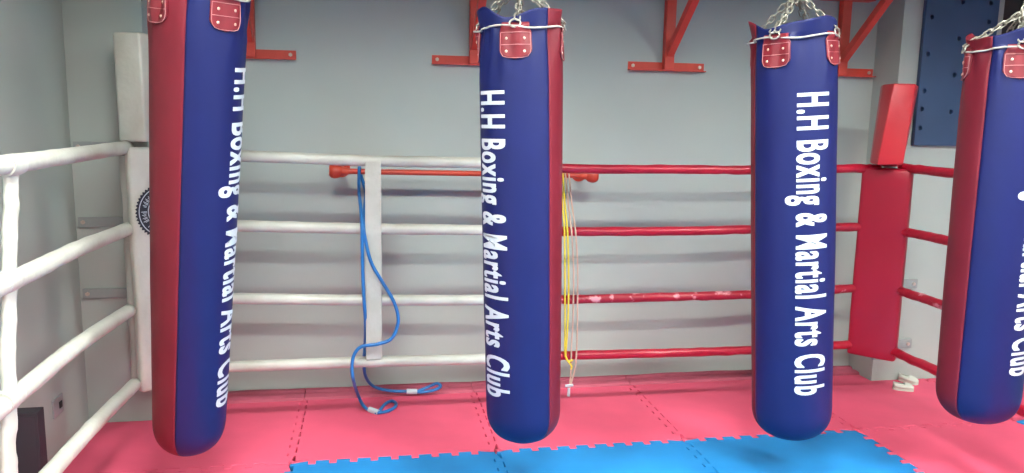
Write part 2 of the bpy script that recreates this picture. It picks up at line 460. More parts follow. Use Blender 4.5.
# padL is at identity under t; the badge is a sub-part, its white rings share one mesh
bm = bmesh.new()
for r0, r1 in ((RB*.845, RB*.875), (RB*.52, RB*.55)):
    q = ring2d(r0, r1, 72, .0009); me = bpy.data.meshes.new('x'); q.to_mesh(me); q.free(); bm.from_mesh(me); bpy.data.meshes.remove(me)
for k in range(40):   # the illegible small writing that circles the badge
    a = 2*PI*k/40
    if k % 10 in (4, 9): continue
    m_ = Matrix.Rotation(a, 4, 'Z') @ Matrix.Translation((RB*.69, 0, 0))
    hh = RB*(.07+.03*((k*7) % 3)/2)
    box(bm, (-hh, -.0045, .0009), (hh, -.0015, .0016), mtx=m_); box(bm, (-hh, .0012, .0009), (hh*.4, .004, .0016), mtx=m_)
bmesh.ops.transform(bm, matrix=Bm, verts=bm.verts); obj('badge_print', bm, 'letter', padL)
bm = bmesh.new()
pl = [(-.06, -.045), (-.035, -.058), (.01, -.06), (.04, -.04), (.02, -.02), (-.02, -.012), (-.055, -.025)]
fv = [bm.verts.new((x, y, .0012)) for x, y in pl]; bm.faces.new(fv)
r = bmesh.ops.extrude_face_region(bm, geom=bm.faces[:]); bmesh.ops.translate(bm, verts=[v for v in r['geom'] if isinstance(v, bmesh.types.BMVert)], vec=(0, 0, .0008))
bmesh.ops.transform(bm, matrix=Bm, verts=bm.verts); obj('badge_emblem', bm, 'badge_blue', padL)
# right (red)
pR = Vector((3.02, 4.16, .26))
t = thing('corner_post', 'red padded ring corner post on the right, with a leaning brighter red top pad', 'boxing ring corner post', pR)
bm = bmesh.new(); cyl(bm, (0, 0, 0.0), (0, 0, 1.45), .034, n=20); obj('post_tube', bm, 'plate', t, auto=40)
A = Vector((2.812, 4.115)); B = Vector((2.992, 3.915))
bm = bmesh.new(); pad_box(bm, A, B, .07, .288, 1.412, 11); bmesh.ops.translate(bm, verts=bm.verts, vec=-pR)
padR = obj('lower_pad', bm, 'red_pad', t, auto=35)
bm = bmesh.new()
b0 = [tuple(aty(x, 164, y).xy) for x, y in ((871, 4.07), (877, 3.95), (903.5, 3.93))]+[(3.03, 4.12), (2.9, 4.17)]
b1 = [tuple(aty(x, 84, y).xy) for x, y in ((883, 4.07), (894, 3.95), (916.5, 3.93))]+[(3.14, 4.12), (2.93, 4.17)]
prism(bm, b0, 1.435, 1.885, b1, bev=.010); soften(bm, .003)
bmesh.ops.translate(bm, verts=bm.verts, vec=-pR); obj('upper_pad', bm, 'red_pad2', t, auto=35)
bm = bmesh.new(); cyl(bm, (-.03, -.05, 1.16), (-.03, -.05, 1.2), .06, n=20); obj('pad_strap', bm, 'red_pad', t, auto=40)

# mounting plates between posts and columns
for z, lb in ((1.475, 'topmost, level with the top rope'), (1.088, 'middle one, level with the second rope'), (.71, 'lowest, level with the third rope')):
    o0 = Vector((-1.33, 4.325, z))
    t = thing('mounting_plate', 'grey steel mounting plate on the left wall column, '+lb, 'mounting plate', o0, 'grey mounting plates on the left column')
    bm = bmesh.new(); box(bm, (-.155, -.012, -.026), (.16, .005, .026), .002); box(bm, (.14, -.165, -.02), (.175, -.012, .02), .003); obj('plate', bm, 'plate', t)
    bm = bmesh.new(); cyl(bm, (-.13, -.02, 0), (-.13, -.012, 0), .011, n=6); obj('bolt', bm, 'bolt', t)
for z, lb in ((.645, 'upper one beside the red pad'), (.245, 'lower one beside the red pad')):
    o0 = Vector((3.3, 4.415, z))
    t = thing('mounting_plate', 'grey steel mounting plate on the right wall column, '+lb, 'mounting plate', o0, 'grey mounting plates on the right column')
    bm = bmesh.new(); box(bm, (-.07, -.012, -.03), (.18, .005, .03), .002); box(bm, (-.27, -.255, -.02), (-.05, -.235, .02), .003); box(bm, (-.07, -.255, -.02), (-.05, -.012, .02), .003); obj('plate', bm, 'plate', t)
    bm = bmesh.new(); cyl(bm, (.15, -.02, 0), (.15, -.012, 0), .012, n=6); obj('bolt', bm, 'bolt', t)

# ------------------------------------------------------------ rope spacer straps
def ribbon_tube(bm, pts, wid, thk, axis, n=16, wob=0, seed=0):
    """flattened closed section swept vertically; axis = width direction"""
    ax = Vector(axis).normalized(); rings = []
    dp = Vector((0, 0, 1)).cross(ax)
    for i, p in enumerate(pts):
        w = wid(i/(len(pts)-1)) if callable(wid) else wid; h = thk(i/(len(pts)-1)) if callable(thk) else thk
        ring = []
        for k in range(n):
            a = 2*PI*k/n; c, s = math.cos(a), math.sin(a)
            c = math.copysign(abs(c)**.5, c); s = math.copysign(abs(s)**.6, s)
            v = Vector(p)+ax*c*w/2+dp*s*h/2
            v += dp*(noise.noise(v*16+Vector((seed, 0, 0)))+.8*noise.noise(Vector((v.x*9, v.y*9, v.z*48+seed))))*wob + ax*noise.noise(v*9+Vector((0, seed, 0)))*wob*.4
            ring.append(bm.verts.new(v))
        rings.append(ring)
    for A_, B_ in zip(rings, rings[1:]):
        for k in range(n): bm.faces.new((A_[k], A_[(k+1) % n], B_[(k+1) % n], B_[k]))
    bm.faces.new(rings[0][::-1]); bm.faces.new(rings[-1])
# on the back ropes
top = aty(373, 163, 4.085); bot = aty(374, 358, 4.085)
t = thing('rope_spacer', 'flat white canvas strap linking the back ropes beside the blue band', 'rope spacer', bot)
bm = bmesh.new(); N = 60
pts = []
for i in range(N+1):
    z = bot.z-.005+(top.z+.012-bot.z)*i/N
    pts.append(Vector((top.x+(bot.x-top.x)*(1-i/N), 4.0845, z))-bot)
ribbon_tube(bm, pts, .083, .005, (1, 0, 0), wob=.004); obj('front_strap', bm, 'white_vinyl', t, auto=50)
bm = bmesh.new()
pts = [p+Vector((0, .078, 0)) for p in pts]; ribbon_tube(bm, pts, .084, .005, (1, 0, 0), wob=.004, seed=4); obj('back_strap', bm, 'white_vinyl', t, auto=50)
# on the left ropes
cz = [atx(3, 161, XLr), atx(8, 281, XLr), atx(7, 400, XLr), atx(5, 505, XLr)]
by = 2.715
t = thing('rope_spacer', 'white padded strap wrapped round the left side ropes at the left edge', 'rope spacer', (XLr, by, .3))
o0 = Vector((XLr, by, .3)); cp = [atx(11, 165, XLr), atx(9.5, 280, XLr), atx(8.5, 399, XLr), atx(8, 500, XLr)]
cp[3].z = .345
for k, (a_, b_) in enumerate(zip(cp, cp[1:])):
    bm = bmesh.new(); N = 26; pts = [a_.lerp(b_, i/N)-o0+Vector((0, .003*math.sin(i*.25+k), 0)) for i in range(N+1)]
    ribbon_tube(bm, pts, lambda u: .060+.035*(max(0, abs(u-.5)-.36)/.14)**2, .022, (.25, 1, 0), wob=.0045, seed=k*7+2, n=20); obj('strap', bm, 'white_vinyl', t, auto=50)
for k, c in enumerate(cp):
    bm = bmesh.new(); q = [c-o0+Vector((0, -.05+.1*i/10, (.05-.1*i/10)*(-.0))) for i in range(11)]
    tube(bm, q, lambda u, a, k=k: .0345+.002*math.sin(u*PI)+.002*noise.noise(Vector((u*5, a, k*9))), 20); obj('wrap', bm, 'white_vinyl', t, auto=50)

# ------------------------------------------------------------ exercise bar on the wall
YBAR = 4.46
pa = aty(331, 171, YBAR); pb = aty(596, 175.8, YBAR)
t = thing('wall_bar', 'orange-red horizontal bar fixed to the back wall behind the ropes', 'exercise bar', (pa+pb)/2)
mid = (pa+pb)/2; bm = bmesh.new(); cyl(bm, pa-mid, pb-mid, .0155, n=20); obj('rail', bm, 'bar', t, smooth=False, auto=40)
for e in (pa, pb):
    sg = 1 if e is pb else -1
    bm = bmesh.new(); dr = (pb-pa).normalized()*sg
    q = dr.to_track_quat('Z', 'Y').to_matrix().to_4x4()
    lathe_xyz(bm, [(.016, -.095), (.022, -.085), (.023, -.062), (.033, -.052), (.040, -.034), (.042, -.018), (.039, -.004), (.030, .008)], e-mid, 24, q)
    ec = obj('end_fitting', bm, 'bar', t, auto=40)
    bm = bmesh.new(); cyl(bm, (e-mid)+Vector((0, .02, 0))-dr*.05, Vector((e.x-mid.x-dr.x*.05, YB-.006-mid.y, e.z-mid.z)), .02, n=18)
    cyl(bm, Vector((e.x-mid.x-dr.x*.05, YB-.012-mid.y, e.z-mid.z)), Vector((e.x-mid.x-dr.x*.05, YB-.001-mid.y, e.z-mid.z)), .05, n=24)
    obj('wall_flange', bm, 'bar', t, auto=40)
    bm = bmesh.new()
    for k in range(4):
        a = PI/4+k*PI/2; c = Vector((e.x-mid.x+dr.x*.008, e.y-mid.y, e.z-mid.z))+Vector((0, math.cos(a)*.02, math.sin(a)*.02))
        cyl(bm, c, c+dr*.008, .0055, n=6)
    obj('bolt', bm, 'bolt', t)

# ------------------------------------------------------------ bands
def band(name, label, strands, m, r, cat, ref, group=None, clips=()):
    o0 = Vector(ref); bm = bmesh.new()
    for s in strands: tube(bm, [v-o0 for v in catmull(s, 8)], r, 10)
    t = thing(name, label, cat, o0, group)
    obj('cord', bm, m, t, smooth=True)
    for a_, b_ in clips:
        bm = bmesh.new(); cyl(bm, a_-o0, b_-o0, r*1.75, n=14); obj('clip', bm, 'clip', t, auto=40)
    return t
def Wp(L): return [aty(x, y, d) for x, y, d in L]
yb = YBAR-.03
topz = pa.z
s1 = Wp([(359.5, 178, YBAR-.028), (359, 190, 4.36), (360.5, 205, 4.2), (362, 226, 4.07), (362.5, 262, 4.06), (364, 300, 4.06), (365.5, 322, 4.1), (365, 345, 4.19), (364, 362, 4.22), (365.5, 376, 4.32), (373, 386, 4.45), (388, 390.5, 4.49), (404, 391.5, 4.49), (417, 391.5, 4.49)])
s1b = Wp([(417, 391.5, 4.49), (428, 387, 4.5), (437, 383.5, 4.5), (440.5, 386.5, 4.49), (434, 390, 4.49), (424, 392, 4.485), (417, 392, 4.49)])
hook = [Vector((aty(359.5, 174, YBAR).x+.004, YBAR+.024, topz-.012)), Vector((aty(359.5, 174, YBAR).x, YBAR+.016, topz+.022)), Vector((aty(359.5, 174, YBAR).x, YBAR-.012, topz+.023)), Vector((aty(359.3, 174, YBAR).x, YBAR-.026, topz)), ]
s2 = Wp([(364, 180, YBAR+.026), (365.5, 192, 4.36), (364.5, 208, 4.2), (363.5, 226, 4.072), (366, 243, 4.06), (371.5, 263, 4.06), (383, 283, 4.06), (392.5, 299, 4.06), (397.5, 313, 4.05), (397.5, 326, 4.05), (391, 339, 4.045), (378, 344, 4.04), (362, 346.5, 4.04), (354.5, 354, 4.04), (352, 366, 4.04), (353.5, 381, 4.06)])
fl = lambda x, y, z=.009: atz(x, y, z)
s2 += [fl(358.5, 396, .06), fl(365, 407.5, .02), fl(377, 413)]
s2b = [fl(377, 413), fl(386, 411.5), fl(394, 408), fl(396, 403.5), fl(391.5, 401), fl(385, 404), fl(380, 410), fl(377, 413)]
band('resistance_band', 'blue tubular resistance band draped over the bar, looped ends on the mat', [hook+s1[1:], s1b, [hook[0]]+s2[1:], s2b], 'band_blue', .0092, 'resistance band', s2b[0],
     clips=[(s1[-2].lerp(s1[-1], .2), s1[-1]), (s2[-2].lerp(s2[-1], .35), s2[-1]+Vector((.008, .004, 0)))])
def hook_at(px, sgn=1, dz=0):
    x = aty(px, 176, YBAR).x; zz = (pa.z+pb.z)/2-.006
    return [Vector((x, YBAR+.021, zz-.03)), Vector((x, YBAR+.02, zz+.008)), Vector((x, YBAR, zz+.0205)), Vector((x, YBAR-.021, zz+.003))]
yl = hook_at(562)+Wp([(565, 205, 4.2), (567.5, 232, 4.08), (568.5, 265, 4.075), (568.5, 300, 4.075), (567.5, 330, 4.075), (565.5, 357, 4.075)])
yl2 = hook_at(560)+Wp([(562.5, 205, 4.2), (564.5, 232, 4.083), (565, 300, 4.083), (565, 357, 4.083)])
yk = Wp([(565.5, 356, 4.07), (568, 361, 4.06), (571.5, 366, 4.06), (571, 369.5, 4.06)])
yk2 = Wp([(565.5, 356, 4.07), (568, 361, 4.065), (573, 360, 4.06)])
band('resistance_band', 'yellow stretch band hanging from the bar beside the second punchbag', [yl, yl2, yk, yk2], 'band_yellow', .0052, 'resistance band', aty(568, 357, 4.08), 'thin bands by the second punchbag',
     clips=())
b1_ = hook_at(568)+Wp([(572, 205, 4.2), (575.5, 232, 4.075), (577.5, 262, 4.07), (577.5, 300, 4.07), (577, 340, 4.07), (575.5, 365, 4.07), (572, 380, 4.07), (569.5, 388, 4.07)])
b2_ = hook_at(564.5)+Wp([(568.5, 205, 4.2), (571.5, 232, 4.082), (573.5, 270, 4.08), (573, 320, 4.08), (571.5, 345, 4.08), (571, 370, 4.08), (569.5, 388, 4.075)])
hd = aty(569, 388, 4.07); he = aty(568.5, 396, 4.07)
t = band('resistance_band', 'thin beige stretch band with pale end handle hanging behind the yellow one', [b1_, b2_], 'band_beige', .0048, 'resistance band', he, 'thin bands by the second punchbag', clips=[(hd, he)])
bm = bmesh.new(); c0 = aty(565.5, 386, 4.07)-he; c1 = aty(573, 385, 4.07)-he; cyl(bm, c0, c1, .008, n=12); obj('handle', bm, 'clip', t, auto=40)

# ------------------------------------------------------------ wall brackets
def bracket(X, label, cross=False, wall=YB):
    zb = 1.962; t = thing('wall_bracket', label, 'punchbag bracket', (X, wall, zb), 'red steel wall brackets')
    hw = .246
    bm = bmesh.new()
    box(bm, (-hw, -.006, 0), (hw, 0, .052), .001); box(bm, (-hw, -.045, -.001), (hw, -.006, .005), .001)
    o = obj('wall_plate', bm, 'bracket', t)
    for s in (-1, 1):
        bm = bmesh.new(); cyl(bm, (s*(hw-.03), -.014, .028), (s*(hw-.03), -.006, .028), .011, n=6); obj('bolt', bm, 'bolt', o)
    bm = bmesh.new(); box(bm, (-.03, -.056, .006), (.03, -.0065, 1.22), .003); obj('upright', bm, 'bracket', t)
    bm = bmesh.new(); box(bm, (-hw, -.006, 1.22), (hw, 0, 1.272), .001); obj('top_plate', bm, 'bracket', t)
    # brace
    a = Vector((0, -.05, .10)); b = Vector((0, -1.32, 1.13)); d = b-a
    q = d.to_track_quat('Z', 'X').to_matrix().to_4x4(); q.translation = a
    bm = bmesh.new(); box(bm, (-.022, -.022, 0), (.022, .022, d.length), .003, mtx=q); obj('brace', bm, 'bracket', t)
    bm = bmesh.new(); box(bm, (-.025, -1.56, 1.125), (.025, -.057, 1.175), .003); obj('arm', bm, 'bracket', t)
    if cross:
        bm = bmesh.new(); box(bm, (-.17, -.012, .47), (.17, -.0, .52), .002); box(bm, (-.17, -.09, .465), (.17, -.012, .471), .001); obj('cross_plate', bm, 'bracket', t)
    return t
BX = [-.655, .605, 1.8, 2.965]
bracket(BX[0], 'red steel wall bracket partly hidden behind the leftmost punchbag')
bracket(BX[1], 'red steel wall bracket at upper left of the second punchbag')
bracket(BX[2], 'red steel wall bracket fully visible between the second and third punchbags')
bracket(BX[3], 'red steel wall bracket with cross plate, behind the third punchbag', True)

# ------------------------------------------------------------ punchbags
TEXT = 'H.H Boxing & Martial Arts Club'
def text_flat():
    cu = bpy.data.curves.new('t', 'FONT'); cu.body = TEXT; cu.size = 1; cu.offset = .012; cu.resolution_u = 4
    cu.space_character = 1.14; cu.space_word = .95
    o = bpy.data.objects.new('t', cu); C.objects.link(o)
    dg = bpy.context.evaluated_depsgraph_get(); dg.update()
    me = bpy.data.meshes.new_from_object(o.evaluated_get(dg)); bpy.data.objects.remove(o)
    b0 = bmesh.new()
    for k, (dx, dy) in enumerate(((-.021, -.010), (.021, .010), (-.021, .010), (.021, -.010), (0, 0))):
        n0 = len(b0.verts); b0.from_mesh(me); b0.verts.ensure_lookup_table()
        for v in b0.verts[n0:]: v.co += Vector((dx, dy, k*.00006))
    b0.to_mesh(me); b0.free()
    xs = [v.co.x for v in me.vertices]; hv = [v.co.y for v in me.vertices if v.co.x < .7]
    return me, min(xs), max(xs), min(hv), max(hv)
TM, tx0, tx1, ty0, ty1 = text_flat()

def link_mesh(bm, c, q, L=.034, W=.011, r=.0028):
    """one oval chain link: centre c, rotation matrix q (long axis local x)"""
    pts = []; h = L/2-W
    for k in range(12):
        a = 2*PI*k/12; x = math.cos(a)*W+(h if math.cos(a) > 0 else -h); y = math.sin(a)*W
        pts.append(c+q @ Vector((x, y, 0)))
    tube(bm, pts, r, 6, closed=True)
def chain_mesh(bm, a, b, sag=0, pitch=.025, **k):
    a = Vector(a); b = Vector(b); n = max(2, round((b-a).length/pitch))
    P = [a.lerp(b, i/n)-Vector((0, 0, sag*math.sin(PI*i/n))) for i in range(n+1)]
    for i in range(n):
        d = (P[i+1]-P[i]).normalized(); c = (P[i]+P[i+1])/2
        q = d.to_track_quat('X', 'Z').to_matrix() @ Matrix.Rotation((i % 2)*PI/2+.35, 3, 'X')
        link_mesh(bm, c, q, **k)

def punchbag(idx, Ttop, Bbot, Rt, Rb, Tdeg, twist, anchor, label, collar_seed, text_u=(.0, 1.0), hang=None, peak=0, taboff=0, toff=0):
    Ttop = Vector(Ttop); Bbot = Vector(Bbot); ax = (Ttop-Bbot); L = ax.length
    t = thing('punchbag', label, 'punchbag', Bbot, 'hanging punchbags')
    t.rotation_mode = 'QUATERNION'
    # frame: local z along the bag, yaw so that local angles equal view angles
    z = ax.normalized(); vx = Vector((1, 0, 0)); vx = (vx-z*vx.dot(z)).normalized(); vy = z.cross(vx)
    t.rotation_quaternion = Matrix((vx, vy, z)).transposed().to_quaternion()
    P0 = (Ttop+Bbot)/2
    phi0 = math.atan2(-P0.y, -P0.x)         # towards where a visitor stands
    tw = math.radians(twist); TC = phi0+math.radians(Tdeg)
    hb = .155
    def rad(zz, th):
        u = max(0, min(1, zz/L)); r = Rb+(Rt-Rb)*u
        r *= 1+.012*math.sin(PI*min(1, u*1.05))
        if zz < hb:
            s = 1-zz/hb; r *= max(0, 1-s**2.5)**(1/2.3)
        top = max(0, (zz-(L-.22))/.22)
        if top > 0 and zz <= L+.001:
            r *= 1-.045*top**2
            r += .015*top*math.sin(th*11+collar_seed)*noise.noise(Vector((math.cos(th)*2, math.sin(th)*2, zz*6+collar_seed)))*2
        if zz > L:
            k = (zz-L)/.07
            r *= .955; r += .003*k+.006*k*math.cos(3*(th-phi0-math.radians(peak)))+.007*k*math.sin(th*7+collar_seed*2)
        r += .0016*noise.noise(Vector((math.cos(th)*3, math.sin(th)*3, zz*4+collar_seed*5)))
        return r
    def surf(th, zz, off=0):
        """th measured from the text centre line"""
        a = TC+th-tw*(1-zz/L)
        r = rad(zz, a)+off
        e = Vector((math.cos(a)*r, math.sin(a)*r, zz))
        if off and zz < hb*.9: pass
        return e
    zl = [hb*(1-math.cos(PI/2*i/14))*.999+.0 for i in range(15)]
    zl = [0.0]+[hb*(1-math.cos(math.acos(0)*i/14)) for i in range(1, 15)]
    nz = 46; zl += [hb+(L-hb)*i/nz for i in range(1, nz+1)]
    colh = lambda a: .058+.019*math.cos(3*(a-phi0-math.radians(peak)))+.008*math.sin(5*a+collar_seed)
    for nm, m_, c in (('blue_panel', 'bag_blue', 0), ('red_panel', 'bag_red', PI)):
        bm = bmesh.new(); NA = 48; rows = []
        for zz in zl:
            row = []
            for k in range(NA+1):
                th = c-PI/2+PI*k/NA
                o_ = -.0012 if k in (0, NA) else 0
                v = surf(th, zz, o_ if zz > 0 else 0)
                if zz == 0: v = Vector((v.x*.02, v.y*.02, 0))
                row.append(bm.verts.new(v))
            rows.append(row)
        for j in range(1, 7):
            row = []
            for k in range(NA+1):
                th = c-PI/2+PI*k/NA; a = TC+th; hh = colh(a)*j/6
                v = surf(th, L+hh, 0); row.append(bm.verts.new(v))
            rows.append(row)
        for A_, B_ in zip(rows, rows[1:]):
            for k in range(NA): bm.faces.new((A_[k], A_[k+1], B_[k+1], B_[k]))
        o = obj(nm, bm, m_, t, smooth=True, outward=lambda c: Vector((0, 0, c.z)))
        sm = o.modifiers.new('thickness', 'SOLIDIFY'); sm.thickness = .0025; sm.offset = -1
        if nm == 'blue_panel': bp = o
    # collar inside / filling
    bm = bmesh.new(); vs = []
    for k in range(48):
        a = 2*PI*k/48; r = rad(L-.01, a)-.004; vs.append(bm.verts.new((math.cos(a)*r, math.sin(a)*r, L-.01+.008*math.sin(3*a))))
    c = bm.verts.new((0, 0, L+.012))
    for k in range(48): bm.faces.new((vs[k], vs[(k+1) % 48], c))
    obj('filling_cover', bm, 'filling', t, smooth=True)
    # lettering
    me = TM.copy(); bm = bmesh.new(); bm.from_mesh(me); bpy.data.meshes.remove(me)
    for k in range(1, 14):
        y = ty0-.3+(ty1-ty0+.3)*k/14
        bmesh.ops.bisect_plane(bm, geom=bm.verts[:]+bm.edges[:]+bm.faces[:], plane_co=(0, y, 0), plane_no=(0, 1, 0))
    for k in range(1, 60):
        x = tx0+(tx1-tx0)*k/60
        bmesh.ops.bisect_plane(bm, geom=bm.verts[:]+bm.edges[:]+bm.faces[:], plane_co=(x, 0, 0), plane_no=(1, 0, 0))
    capang = .143/((Rt+Rb)/2)
    for v in bm.verts:
        u = (v.co.x-tx0)/(tx1-tx0); w = (v.co.y-ty0)/(ty1-ty0)
        zz = L-text_u[0]-(text_u[1]-text_u[0])*u
        v.co = surf(math.radians(toff)+(w-.5)*capang, zz, .0012+v.co.z)
    obj('lettering', bm, 'letter', bp)
    # leather tabs + hardware
    apex = t.matrix_basis if False else None
    M4 = Matrix.Translation(Bbot) @ Matrix((vx, vy, z)).transposed().to_4x4()
    inv = M4.inverted(); ap = inv @ Vector(anchor)
    tabang = .128/Rt
    for q in range(4):
        tc = math.radians(-142+taboff+90*q)
        bm = bmesh.new(); rows = []
        NZ, NW = 16, 12
        for j in range(NZ+1):
            s = j/NZ; zz = L+.012-.14*s
            drop = max(0, (s-.72)/.28); w = (1-drop**2.6*.42)*(.86 if s < .18 else .93 if s < .24 else 1)
            row = []
            for k in range(NW+1):
                th = tc+(k/NW-.5)*tabang*w
                zc = zz+(.012*drop*abs(k/NW-.5)*2)
                row.append(bm.verts.new(surf(th, zc, .004+(.006 if s < .2 else .0)*math.sin(min(1, s/.2)*PI))))
            rows.append(row)
        for A_, B_ in zip(rows, rows[1:]):
            for k in range(NW): bm.faces.new((A_[k], A_[k+1], B_[k+1], B_[k]))
        tb = obj('leather_tab', bm, 'tab', t, smooth=True, outward=lambda c: Vector((0, 0, c.z)))
        sm = tb.modifiers.new('thickness', 'SOLIDIFY'); sm.thickness = .004; sm.offset = 0
        # stitching
        bm = bmesh.new()
        def sp(a_, s, off=.0072): return surf(tc+a_*tabang, L+.012-.14*s, off)
        U = [sp(-.46, .27)]+[sp(-.46, .27+.05*k) for k in range(1, 10)]+[sp(-.43, .83), sp(-.36, .915), sp(-.25, .945)]+[sp(-.15+.1*k, .955) for k in range(4)]+[sp(.25, .945), sp(.36, .915), sp(.43, .83)]+[sp(.46, .27+.05*k) for k in range(9, -1, -1)]
        tube(bm, U, .0014, 6)
        tube(bm, [sp(-.46+.092*k, .27) for k in range(11)], .0014, 6); tube(bm, [sp(-.46+.092*k, .6) for k in range(11)], .0014, 6)
        obj('stitching', bm, 'stitch', tb)
        for (a_, s) in ((-.27, .43), (.27, .43), (-.27, .78), (.27, .78)):
            bm = bmesh.new(); p = sp(a_, s, .006); n_ = Vector((p.x, p.y, 0)).normalized()
            qm = n_.to_track_quat('Z', 'Y').to_matrix().to_4x4()
            lathe_xyz(bm, [(.0055, 0), (.0055, .0015), (.004, .003), (.0015, .0038)], p, 14, qm); obj('rivet', bm, 'rivet', tb, auto=40)
        # D ring
        c = surf(tc, L+.008, .014); n_ = Vector((c.x, c.y, 0)).normalized(); tg = Vector((-n_.y, n_.x, 0))
        bm = bmesh.new(); pts = [c+tg*math.cos(a)*.021+(Vector((0, 0, 1))*.9-n_*.25)*math.sin(a)*.017 for a in [2*PI*k/20 for k in range(20)]]
        tube(bm, pts, .0036, 8, closed=True); obj('ring', bm, 'steel', t, smooth=True)
        bm = bmesh.new(); st = c+Vector((0, 0, .014))
        chain_mesh(bm, st+tg*.008, ap+tg*.010, sag=.004, pitch=.031, L=.041, W=.0115, r=.0034)
        if q in (1, 3): chain_mesh(bm, st-tg*.012, ap-tg*.012-Vector((0, 0, .012)), sag=.016, pitch=.031, L=.041, W=.0115, r=.0034)
        obj('chain', bm, 'steel', t, smooth=True)
    # tie cord
    bm = bmesh.new(); pts = []
    for k in range(96):
        a = 2*PI*k/96; pts.append(surf(a, L-.003+.006*math.sin(4*a+PI*.0+math.radians(0)), .0085+.004*abs(math.sin(2*(a+PI/4)))))
    tube(bm, pts, .0038, 8, closed=True); obj('tie_cord', bm, 'cord', t, smooth=True)
    # swivel and upper chain up to the arm
    bm = bmesh.new(); pts = [ap+Vector((math.cos(a)*.02, 0, math.sin(a)*.022)) for a in [2*PI*k/20 for k in range(20)]]
    tube(bm, pts, .004, 8, closed=True); obj('swivel_ring', bm, 'steel', t, smooth=True)
    hp = inv @ Vector((hang[0], hang[1], hang[2]))
    bm = bmesh.new(); chain_mesh(bm, ap+Vector((0, 0, .015)), hp, pitch=.032, L=.043, W=.0125, r=.004); obj('hanging_chain', bm, 'steel', t, smooth=True)
    return t
ZA = 1.962+1.112
def anch(T, dz, dx=0): return (T.x+dx, T.y, T.z+dz)
T1 = aty(199.5, -6, 3.2); B1 = aty(189, 451, 3.36)
T2 = aty(520.8, 30, 3.2); B2 = aty(523.5, 439, 3.2)
T3 = aty(794, 38.5, 3.2); B3 = aty(791, 435.5, 3.2)
T4 = aty(1011, 50.5, 2.98); B4 = aty(975, 420, 2.98)
def hang(i, T, y): return (BX[i], T.y if abs(T.y-y) < .02 else T.y, ZA)
punchbag(0, T1, B1, .176, .142, 75, 9, (T1.x+.03, T1.y, T1.z+.19), 'leftmost hanging punchbag, its white club lettering turned to the right edge', 1.3, (.255, 1.65), hang(0, T1, 3.05), -50, 9)
punchbag(1, T2, B2, .172, .160, -50, -4, (T2.x-.01, T2.y, T2.z+.2), 'second hanging punchbag from left, lettering on its left side and red stripe right', 2.9, (.245, 1.514), hang(1, T2, 3.2), 50, 5, 2.5)
punchbag(2, T3, B3, .179, .176, 28, 0, (T3.x-.0, T3.y, T3.z+.19), 'third hanging punchbag from left, lettering facing forward right of centre', .4, (.235, 1.555), hang(2, T3, 3.2), 36)
punchbag(3, T4, B4, .171, .170, 66, 3, (T4.x+.05, T4.y, T4.z+.17), 'rightmost hanging punchbag, cut by the right edge, red stripe on its left', 4.4, (.20, 1.39), hang(3, T4, 3.2), 12)

# ------------------------------------------------------------ navy board with holes on the right column
bx0, bx1, bz0, bz1 = 3.345, 3.85, 1.535, 3.0
ybf = 4.385
hp_ = [(932, 17), (963, 2), (991, 3), (989, 22), (959, 38.6), (928, 54), (954.6, 75), (924.5, 91), (922, 109), (951, 112), (920, 128)]
holes = [aty(x, y, ybf) for x, y in hp_]
holes = [(p.x, p.z) for p in holes]+[(3.40+.0, 2.55), (3.62, 2.66), (3.45, 2.8), (3.78, 2.82), (3.80, 2.1), (3.70, 1.75), (3.79, 1.62), (3.77, 1.92)]
loops = [[(bx0, bz0), (bx1, bz0), (bx1, bz1), (bx0, bz1)]]
for x, z in holes: loops.append([(x+.0145*math.cos(2*PI*k/16), z+.0145*math.sin(2*PI*k/16)) for k in range(16)])
me = curve_mesh('front_board', loops, .026, .0015)
t = thing('peg_board', 'navy blue climbing peg board with round holes on the right wall column', 'peg board', ((bx0+bx1)/2, 4.42, bz0))
mw = Matrix.Translation((-(bx0+bx1)/2, ybf+.013-4.42, -bz0)) @ Matrix.Rotation(PI/2, 4, 'X')
link('front_board', me, 'board', t, mw=mw)
bm = bmesh.new(); box(bm, (-(bx1-bx0)/2+.004, -.009, .004), ((bx1-bx0)/2-.004, -.001, bz1-bz0-.004)); obj('backing_board', bm, 'hole', t)

